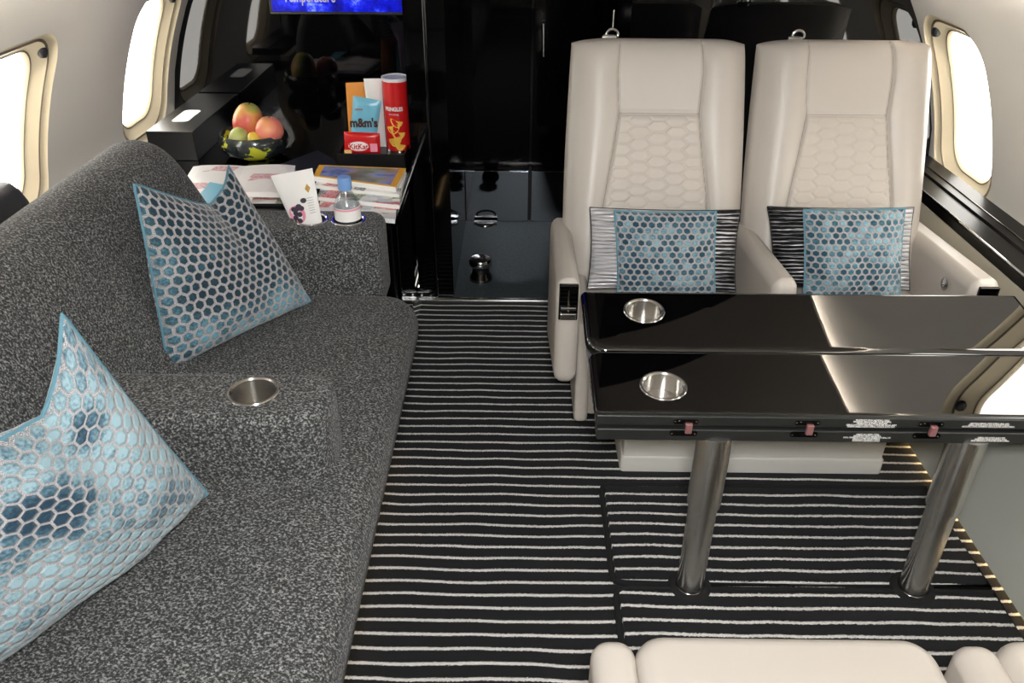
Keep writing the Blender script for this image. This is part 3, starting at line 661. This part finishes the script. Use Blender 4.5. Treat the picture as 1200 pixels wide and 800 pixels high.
# ------------------------------------------------------------------ table
tb=empty('folding_table',(.7,1.5,0)); tag(tb,'black lacquer folding table with two leaves and cup holders on brushed steel legs','table')
TX=1.262
link('table_base',slab(.166,TX,1.345,1.81,.03,rz(.470,.485,.004)),'carbon',tb)
def tilt(o,yp,zp,deg):
    o.data.transform(Matrix.Translation((0,yp,zp))@Matrix.Rotation(math.radians(deg),4,'X')@Matrix.Translation((0,-yp,-zp))); return o
def leaf(y0,y1,z0,z1,rr,holes,name,e=.009):
    o=link(name,slab(.160,TX,y0,y1,rr,rz(z0,z1,e,5),10),'table',tb)
    for hx,hy,hr in holes:
        cme=lathe([(hr,z1-.08),(hr,z1+.05)],(hx,hy,0),48); c=bpy.data.objects.new('c',cme); C.objects.link(c)
        o.modifiers.clear(); md=o.modifiers.new('b','BOOLEAN'); md.object=c; md.solver='EXACT'
        bpy.context.view_layer.update(); me=bpy.data.meshes.new_from_object(o.evaluated_get(bpy.context.evaluated_depsgraph_get())); o.modifiers.clear(); o.data=me; bpy.data.objects.remove(c)
    auto(o,40); wn=o.modifiers.new('wn','WEIGHTED_NORMAL'); wn.keep_sharp=True; return o
H1=Z(752,362,.53); H2=Z(777,453,.53)
TA,TB=7.0,3.0
L1=leaf(1.583,1.828,.488,.526,(.01,.012,.05,.01),[(H1.x,1.735,.0475)],'table_leaf',.018)
L2=leaf(1.333,1.555,.504,.528,(.01,.03,.015,.01),[(H2.x,1.424,.0475)],'table_leaf')
for Lf,yy_,z_,hx,hy,an in((L1,1.583,.502,H1.x,1.735,TA),(L2,1.333,.504,H2.x,1.424,TB)):
    tilt(Lf,yy_,z_,an)
    c_=cup(tb,hx,hy,.526 if an==TA else .528,.0475,.05 if an==TA else .040,.003); tilt(c_,yy_,z_,an)
    c_=link('cup_sleeve',lathe([(.0465,z_-.012),(.0465,z_+.018)],(hx,hy,0),40,False,False),'fascia',tb); tilt(c_,yy_,z_,an)
link('leaf_carrier',slab(.175,H2.x-.06,1.36,1.565,.02,rz(.485,.504,.003)),'carbon',tb); link('leaf_carrier',slab(H2.x+.06,TX,1.36,1.565,.02,rz(.485,.504,.003)),'carbon',tb); link('leaf_carrier',rbox(H2.x-.062,H2.x+.062,1.50,1.565,.485,.504,.003),'carbon',tb)
link('rear_rail',rbox(.18,TX,1.79,1.815,.468,.512,.004),'fascia',tb)
link('front_fascia',rbox(.162,TX,1.325,1.345,.5,.526,.004),'fascia',tb)
link('front_fascia',rbox(.165,TX,1.325,1.36,.463,.492,.004),'fascia',tb)
link('under_panel',slab(.17,TX,1.345,1.82,.02,rz(.463,.472,.002)),'fascia',tb)
for px in (803,945,1090):
    c=Y(px,502,1.323); h=link('hinge',join(quadplate((c.x,1.3245,.513),(1,0,0),(0,0,1),.050,.011,.0015,.004),quadplate((c.x-.002,1.3245,.484),(1,0,0),(0,0,1),.056,.013,.0015,.005)),'gloss',tb)
    link('hinge_knuckle',rbox(c.x-.001,c.x+.013,1.316,1.325,.487,.511,.002),'hingered',h)
    for dx,zz in((-.022,.514),(-.014,.516),(.021,.514),(-.026,.483),(.021,.483)): link('screw',ball((c.x+dx,1.3232,zz),.0022,.0015,.0022,8),'chrome',h)
def warn(px,py,lines,size,zc):
    c=Y(px,py,1.3245)
    for i,t in enumerate(lines):
        text(t,size,'labelink',tb,(c.x,1.3243,zc+(i-(len(lines)-1)/2)*size*.78),(-1,0,0),(0,0,-1),ext=.0002,name='warning_lettering',xs=.95,bold=.0001)
warn(1022,495,['DO NOT STOW TABLE WITH ITEMS INSIDE','LEAF MUST BE FULLY FOLDED AND LATCHED','BEFORE TABLE IS LOWERED','TABLE MUST BE STOWED DURING','TAXI TAKEOFF AND LANDING'],.0052,.5135)
warn(1015,515,['TAXI TAKEOFF LANDING','TABLE MUST BE STOWED','IN THE LOWERED POSITION DURING TAXI','TAKEOFF AND LANDING','PULL HERE TO OPEN'],.0052,.4775)
warn(1160,495,['TABLE MUST BE STOWED DURING TAXI TAKEOFF','AND LANDING DO NOT PLACE ITEMS','ON THE TABLE LEAF WHEN FOLDED'],.005,.5125)
warn(1160,517,['TABLE MUST BE FULLY STOWED FOR','TAXI TAKEOFF AND LANDING','DO NOT LEAN ON TABLE'],.005,.4765)
for lx in (.417,.947):
    lg=link('leg',lathe([(.0335,.004),(.0335,.01),(.0315,.012),(.0315,.30),(.0315,.31)],(lx,1.352,0),40),'steel',tb)
    link('upper_sleeve',lathe([(.0315,.268),(.0365,.270),(.037,.274),(.037,.40),(.037,.468)],(lx,1.352,0),40),'steel',lg)
    link('floor_collar',lathe([(.050,.001),(.052,.008),(.046,.014),(.036,.015),(.034,.010)],(lx,1.352,0),40),'serge',lg)
# ------------------------------------------------------------------ passage hardware
ds=empty('door_stop',(-.15,2.98,0)); tag(ds,'round chrome door stop on the dark passage floor','door stop')
c=Z(563,330,0.0); cx,cy=c.x,c.y+.03
link('stop_body',lathe([(.046,-.004),(.046,.012),(.036,.03),(.034,.05),(.04,.06)],(cx,cy,0),32),'darkchrome',ds)
link('stop_cap',lathe([(.04,.06),(.046,.066),(.047,.082),(.042,.09),(.004,.092)],(cx,cy,0),32),'chrome',ds)
rg=empty('floor_ring',(-.16,3.55,0)); tag(rg,'dark steel pull ring on the passage floor in front of the door','ring pull')
c=Z(568,268,.01)
link('ring',tube([(c.x+.045*math.cos(a),3.545-.05*max(0,math.sin(a))-.003,.012) for a in np.linspace(0,PI,16)],.005,8),'darkchrome',rg)
link('ring_plate',rbox(c.x-.055,c.x+.055,3.54,3.575,-.004,.01,.003),'darkchrome',rg)
# ------------------------------------------------------------------ things on the credenza
CZ=.53
def quad3(pxs,z): return [Z(a,b,z) for a,b in pxs]
def magazine(name,corners,z0,t,mat_,label,group=None,page='paper',curl=0.):
    """corners TL,TR,BR,BL in plan"""
    o=empty(name,(sum(c.x for c in corners)/4,sum(c.y for c in corners)/4,z0)); tag(o,label,'magazine',group)
    def body(za,zb,ins):
        cc=sum(corners,Vector())/4; q=[(c.xy-cc.xy)*(1-ins)+cc.xy for c in corners]
        n=12; vs=[];fs=[]
        for zz in (za,zb):
            for j in range(n+1):
                for i in range(n+1):
                    a=i/n; b=j/n; p=q[3]*(1-a)*(1-b)+q[2]*a*(1-b)+q[1]*a*b+q[0]*(1-a)*b
                    lift=curl*(abs(2*a-1)**.6*(1-abs(2*a-1)**4)*1.3) if curl else 0
                    vs.append((p.x,p.y,zz+(lift if zz==zb or True else 0)*(1 if zz>z0+1e-6 else 0)))
        N=(n+1)**2
        for j in range(n):
            for i in range(n): k=j*(n+1)+i; fs+= [(k+N,k+1+N,k+n+2+N,k+n+1+N),(k,k+n+1,k+n+2,k+1)]
        for i in range(n):
            fs.append((i,i+1,i+1+N,i+N)); k=n*(n+1)+i; fs.append((k,k+N,k+1+N,k+1))
            k=i*(n+1); fs.append((k,k+N,k+n+1+N,k+n+1)); k=i*(n+1)+n; fs.append((k,k+n+1,k+n+1+N,k+N))
        return fixn(mesh(vs,fs))
    link('pages',body(z0,z0+t-.0012,.01),page,o,False)
    cv=link('cover',body(z0+t-.0012,z0+t,0),mat_,o,False)
    return o,cv
S='magazines stacked at the aisle end of the credenza'
magazine('magazine',quad3([(383,205),(468,212),(463,257),(372,249)],.545),.5305,.016,'printC','pale magazine at the bottom of the stack by the aisle',S)
magazine('magazine',quad3([(384,200),(474,206),(468,240),(372,230)],.562),.547,.015,'printC','magazine with small photos on its cover, second lowest in the stack by the aisle',S)
magazine('magazine',quad3([(378,197),(477,202),(468,228),(369,217)],.573),.5625,.011,'printA','thin magazine just under the yellow bordered one in the stack by the aisle',S)
cs=quad3([(374,193),(476,197),(464,219),(367,206)],.592)
o,cv=magazine('magazine',cs,.574,.018,'yellow','yellow bordered magazine with a landscape cover on top of the stack by the aisle',S)
cc=sum(cs,Vector())/4; ins=[(c-cc)*.86+cc for c in cs]
link('cover_picture',fixn(mesh([(c.x,c.y,.5925) for c in ins]+[(c.x,c.y,.5921) for c in ins],[(0,1,2,3),(7,6,5,4)]+[(i,(i+1)%4,(i+1)%4+4,i+4) for i in range(4)])),'cover',o,False)
xr=(cs[2]-cs[3]).normalized(); yu=(cs[0]-cs[3]).normalized()
S2='open magazines fanned out on the credenza'
magazine('magazine',quad3([(262,206),(346,210),(340,240),(262,240)],.535),.5305,.010,'printA','dark printed magazine beneath the open ones, beside the snack pouch',S2,page='black')
magazine('magazine',quad3([(212,208),(300,212),(290,262),(200,240)],.552),.541,.012,'printA','open magazine with colour photos behind the teal cushion',S2,curl=.004)
magazine('magazine',quad3([(226,193),(346,192),(337,225),(208,222)],.575),.555,.014,'printB','white open magazine on top of the pile by the fruit bowl',S2,curl=.006)
magazine('brochure',quad3([(246,214),(262,217),(244,246),(222,244)],.574),.5745,.002,'blue','light blue leaflet tucked on the open magazines behind the teal cushion')
magazine('placemat',quad3([(372,176),(400,192),(372,206),(316,197)],.533),.5305,.003,'fascia','dark charcoal folded place mat between the bowl and the magazines')[0]['category']='place mat'
# tray with snacks
ty=empty('snack_tray',(-.53,2.93,CZ)); tag(ty,'low black tray holding the snack packets beside the magazines','tray')
a=Z(395,196,CZ); b=Z(476,197,CZ); TY0=a.y; TX0,TX1=a.x,b.x; zt=Y(395,180,TY0).z
TY1=TY0+.24
def opentray():
    o1=rz(CZ,zt,.002)
    return join(rbox(TX0,TX1,TY0,TY0+.006,CZ,zt,.002),rbox(TX0,TX1,TY1-.006,TY1,CZ,zt,.002),rbox(TX0,TX0+.006,TY0,TY1,CZ,zt,.002),rbox(TX1-.006,TX1,TY0,TY1,CZ,zt,.002))
link('tray_floor',rbox(TX0+.002,TX1-.002,TY0+.002,TY1-.002,CZ+.0005,CZ+.025,.002),'box',ty); link('tray_rim',opentray(),'box',ty); TF=CZ+.026
def facing(px,py,yy): return Y(px,py,yy)
# crisp tube
yc=TY0+.135; pt=Y(461,88,yc); pb=Y(468,172,yc); cr=.046; cxx=pt.x+.004; zb=TF; ztop=pt.z-.004
cn=empty('crisp_tube',(cxx,yc,zb)); tag(cn,'tall red cylindrical crisp tube standing in the snack tray','snack tube')
link('tube_body',lathe([(cr-.001,0),(cr,.003),(cr,ztop-zb-.012)],(cxx,yc,zb),40),'red',cn)
link('rim',lathe([(cr,ztop-zb-.012),(cr+.0015,ztop-zb-.010),(cr+.002,ztop-zb),(cr-.002,ztop-zb+.001),(cr-.005,ztop-zb-.003),(.004,ztop-zb-.003)],(cxx,yc,zb),40),'white',cn)
link('base_rim',lathe([(cr+.0012,.001),(cr+.0012,.007)],(cxx,yc,zb),40),'chrome',cn)
def wrapto(me,cx,cy,r):
    """bend a flat mesh (x = arc length, z up) round a cylinder facing the cabin"""
    for v in me.vertices:
        a=v.co.x/r; d=r+.0008+(-v.co.y); v.co=(cx+math.sin(a-.12)*d,cy-math.cos(a-.12)*d,v.co.z)
    return me
def flat(pts,z0=0): return fixn(mesh([(a,0,b) for a,b in pts]+[(a,.0005,b) for a,b in pts],[tuple(range(len(pts))),tuple(range(len(pts),2*len(pts)))[::-1]]))
hz=ztop-zb
def wraptext(s,size,m,x,z,parent,xs=1.,bold=0):
    t=text(s,size,m,None,(x,0,z),(1,0,0),(0,0,1),xs=xs,ext=.0002,bold=bold); me=t.data; bm=bmesh.new(); bm.from_mesh(me); bm.to_mesh(me); bm.free()
    me.transform(Matrix.Translation((0,0,0))); wrapto(me,cxx,yc,cr); t.parent=parent; t.location=-parent.location; return t
wraptext('PRINGLES',.019,'labelink',.0,zb+hz*.60,cn,.82,.0008); wraptext('ORIGINAL',.008,'labelink',.0,zb+hz*.53,cn)
for i,(x,z,w,h,tl) in enumerate(((.008,.42,.024,.012,-.3),(-.006,.34,.026,.015,.25),(.012,.26,.026,.014,-.2),(-.002,.17,.026,.016,.3),(.016,.10,.022,.012,-.4))):
    pts=[(x+w*math.cos(a)*math.cos(tl)-h*math.sin(a)*math.sin(tl),zb+hz*z+w*math.cos(a)*math.sin(tl)+h*math.sin(a)*math.cos(tl)+.006*math.cos(2*a)) for a in np.linspace(0,2*PI,20,endpoint=False)]
    me=flat(pts); wrapto(me,cxx,yc,cr+.0004*i); link('crisp_print',me,'chip',cn,False)
# packets
def packet(name,m,pxs,yy,t,label,cat='snack packet',lean=.0,zig=True):
    """pouch whose outline is given by 4 corners TL,TR,BR,BL on an upright plane"""
    c=[Y(a,b,yy) for a,b in pxs]; c=[Vector((p.x,p.y+lean*(p.z-TF),max(p.z,TF))) for p in c]
    o=empty(name,tuple((c[2]+c[3])/2)); tag(o,label,cat,None); n=16; vs=[];fs=[]
    for s in(-1,1):
        for j in range(n+1):
            for i in range(n+1):
                a=i/n;b=j/n; p=c[3]*(1-a)*(1-b)+c[2]*a*(1-b)+c[1]*a*b+c[0]*(1-a)*b
                h=(1-(2*a-1)**2)**.5*(1-abs(2*b-1)**4)**.6; w=noise.noise(Vector((a*4,b*4,yy*9)))*.15
                vs.append(p+Vector((0,s*t*max(0,h*(1+w)),0)))
    N=(n+1)**2
    for s in (0,1):
        for j in range(n):
            for i in range(n): k=s*N+j*(n+1)+i; q=(k,k+1,k+n+2,k+n+1); fs.append(q if s==0 else q[::-1])
    me=mesh(vs,fs); bm=bmesh.new(); bm.from_mesh(me); bmesh.ops.remove_doubles(bm,verts=bm.verts,dist=1e-6); bmesh.ops.recalc_face_normals(bm,faces=bm.faces); bm.to_mesh(me); bm.free()
    link('pouch',me,m,o)
    def at(a,b,d=0.): p=c[3]*(1-a)*(1-b)+c[2]*a*(1-b)+c[1]*a*b+c[0]*(1-a)*b; return (p.x,p.y-t*(1+d)-.0015,p.z)
    return o,at,c
yk=TY0+.19
o,at,_=packet('snack_carton','orange',[(405,97),(428,96),(430,172),(410,172)],yk,.006,'orange card packet standing at the back left of the snack tray')
o,at,_=packet('snack_carton','paper',[(426,92),(447,92),(453,176),(436,176)],yk-.03,.008,'tall white carton standing between the blue pouch and the red tube')
o,at,c=packet('candy_pouch','blue',[(414,112),(447,118),(440,172),(410,172)],TY0+.10,.014,'light blue candy pouch leaning in the snack tray')
xr=(c[1]-c[0]).normalized()
text("m&m's",.043,'brown',o,at(.48,.52,.1),(c[2]-c[3]),(0,0,1),xs=.85,bold=.0018)
text('salted',.012,'red',o,at(.25,.78),(c[2]-c[3]),(0,0,1))
o,at,c=packet('wafer_pouch','red',[(403,154),(445,156),(446,180),(404,180)],TY0+.03,.014,'red wafer bar bag lying at the front of the snack tray')
c_=at(.42,.42,.12); link('logo_oval',loops([[(c_[0]+.036*math.cos(a),c_[1]-yy_,c_[2]+.017*math.sin(a)) for a in np.linspace(0,2*PI,28,endpoint=False)] for yy_ in (0,.001)]),'white',o,False)
text('KitKat',.026,'red',o,(c_[0],c_[1]-.0015,c_[2]-.002),(c[2]-c[3]),(0,0,1),bold=.0005)
c_=at(.12,.14,.1); link('wafer_print',quadplate((c_[0],c_[1],c_[2]),(1,0,0),(0,0,1),.026,.016,.0006,.003),'tan',o,False)
c_=at(.84,.36,.1); link('wafer_print',quadplate((c_[0],c_[1],c_[2]),(1,0,0),(0,0,1),.026,.03,.0006,.003),'pink',o,False)
# fruit bowl
bc=Z(303,178,CZ); bcx,bcy=bc.x,bc.y-.03
bw=empty('fruit_bowl',(bcx,bcy,CZ)); tag(bw,'dark round bowl with yellow patches full of fruit on the black credenza','bowl')
link('bowl_shell',lathe([(.066,0),(.086,.004),(.108,.018),(.121,.038),(.126,.056),(.123,.074),(.116,.087),(.112,.088),(.112,.083),(.118,.06),(.106,.028),(.08,.012),(.004,.009)],(bcx,bcy,CZ),48),'bowl',bw)
def frt(kind,m,px,yy,r,sc,label,rot=0):
    c=Y(px[0],px[1],yy); o=empty(kind,(c.x,c.y,c.z-r)); tag(o,label,'fruit')
    me=ball((0,0,0),r*sc[0],r*sc[1],r*sc[2],28)
    for v in me.vertices:
        t=v.co.z/(r*sc[2]); v.co.x*=1-.10*t+.03*t*t; v.co.y*=1-.10*t
        if t>.85: v.co.z-=.12*r*(t-.85)/.15
    me.transform(Matrix.Translation(c)@Matrix.Rotation(rot,4,'Y')); link('flesh',me,m,o)
    tip=Matrix.Rotation(rot,3,'Y')@Vector((0,0,r*sc[2]*.86)); link('stem',tube([c+tip,c+tip*1.14+Vector((.002,0,0))],.0025,6),'stem',o)
    return o
frt('mango','mango',(291,142),bcy+.035,.060,(.92,1,1.2),'large red and green mango at the back of the fruit bowl',.2)
frt('apple','apple',(316,151),bcy-.03,.050,(1,1,.95),'round orange pink fruit on the right side of the bowl',.1)
frt('pear','pear',(279,162),bcy-.025,.042,(1.05,1,.85),'pale green pear on the left side of the bowl',-1.1)
frt('lemon','lemon',(300,167),bcy-.055,.032,(1.25,1,.85),'yellow lemon at the front rim of the bowl',1.3)
# bottle
wb=empty('water_bottle',(FH.x,FH.y,.515)); tag(wb,'small clear water bottle with a pale blue cap in the sofa end armrest','bottle')
zc=Y(405,207,FH.y).z; z0=.5145; hb=zc-z0; br=.037
link('bottle_body',lathe([(.02,0),(.032,.002),(br,.010),(br,.03),(br-.002,.034),(br,.04),(br,hb*.58),(br-.001,hb*.61),(br-.005,hb*.66),(br-.014,hb*.74),(.017,hb*.80),(.0145,hb*.84),(.0145,hb*.90)],(FH.x,FH.y,z0),40,True,True),'clear',wb)
link('label_band',lathe([(br+.0006,hb*.40),(br+.0008,hb*.41),(br+.0008,hb*.585),(br+.0006,hb*.59)],(FH.x,FH.y,z0),40,False,False),'paper',wb)
link('label_stripe',lathe([(br+.0012,hb*.555),(br+.0012,hb*.58)],(FH.x,FH.y,z0),40,False,False),'pink',wb)
link('water_fill',lathe([(.02,.002),(br-.002,.008),(br-.002,hb*.46)],(FH.x,FH.y,z0),40),'water',wb)
link('cap',lathe([(.0185,hb*.82),(.0195,hb*.83),(.0195,hb*.985),(.017,hb),(.002,hb)],(FH.x,FH.y,z0),32),'bluecap',wb)
# snack pouch in the end armrest
yy=PH.y
c=[Y(317,206,yy+.03),Y(366,197,yy+.03),Y(381,266,yy-.0),Y(347,271,yy-.0)]
po=empty('snack_pouch',tuple((c[2]+c[3])/2)); tag(po,'white snack pouch printed with dark berries, stood in the sofa end armrest','snack packet')
n=18; vs=[];fs=[]
c2=[c[0],c[1],c[2]+Vector((-.004,0,-.035)),c[3]+Vector((.008,0,-.035))]
def pp(a,b,s,extra=0):
    p=c2[3]*(1-a)*(1-b)+c2[2]*a*(1-b)+c2[1]*a*b+c2[0]*(1-a)*b; h=(max(0,1-(2*a-1)**2))**.5*(1-b**3)*(b+.15 if b<.3 else .45+.0)*1.6
    return p+Vector((0,s*(.018*h+noise.noise(Vector((a*4,b*5,2)))*.002)-extra,0))
for s in(-1,1):
    for j in range(n+1):
        for i in range(n+1): vs.append(pp(i/n,j/n,s))
N=(n+1)**2
for s in (0,1):
    for j in range(n):
        for i in range(n): k=s*N+j*(n+1)+i; q=(k,k+1,k+n+2,k+n+1); fs.append(q if s==0 else q[::-1])
link('pouch',fixn(mesh(vs,fs)),'paper',po)
def patch(a,b,ra,rb,m,k=16,diamond=False,name='berry_print',ex=.0015):
    ns=4 if diamond else k
    pts=[pp(a+ra*math.cos(t),b+rb*math.sin(t),-1,ex) for t in np.linspace(0,2*PI,ns,endpoint=False)]
    link(name,fixn(mesh(pts+[p+Vector((0,.0012,0)) for p in pts],[tuple(range(ns)),tuple(range(ns,2*ns))[::-1]]+[(i,(i+1)%ns,(i+1)%ns+ns,i+ns) for i in range(ns)])),m,po,False)
patch(.60,.40,.0,.0,'pink') if False else None
patch(.33,.42,.25,.13,'pink',name='pink_print',ex=.001)
for a,b in ((.62,.60),(.44,.53),(.36,.50),(.50,.50),(.30,.44),(.40,.42),(.25,.38),(.35,.33),(.28,.50)): patch(a,b,.085,.035,'berry',ex=.0022)
patch(.80,.75,.07,.06,'gold',diamond=True,name='gold_diamond')
for i in range(7): patch(.80,.62-.035*i,.10,.004,'dadolow',name='small_print')
# ------------------------------------------------------------------ light
w=bpy.data.worlds.new('sky'); SC.world=w; w.use_nodes=True; bg=w.node_tree.nodes['Background']; bg.inputs[0].default_value=lin((255,251,243)); bg.inputs[1].default_value=5.0
def area(name,loc,rot,sx,sy,power,col=(1,.97,.93)):
    l=bpy.data.lights.new(name,'AREA'); l.shape='RECTANGLE'; l.size=sx; l.size_y=sy; l.energy=power; l.color=col
    o=bpy.data.objects.new(name,l); C.objects.link(o); o.location=loc; o.rotation_euler=rot; return o
area('ceiling_fill',(0,.2,1.76),(0,0,0),1.0,2.2,6,(1,.985,.965))  # unseen area lamp added below the ceiling as soft fill
fl=area('camera_flash',(.02,-.02,1.62),(math.radians(60),0,0),.22,.14,21,(1,1,1))
SC.view_settings.view_transform='Standard'; SC.view_settings.look='None'; SC.view_settings.exposure=.8; SC.view_settings.gamma=1; SC.view_settings.use_curve_mapping=False
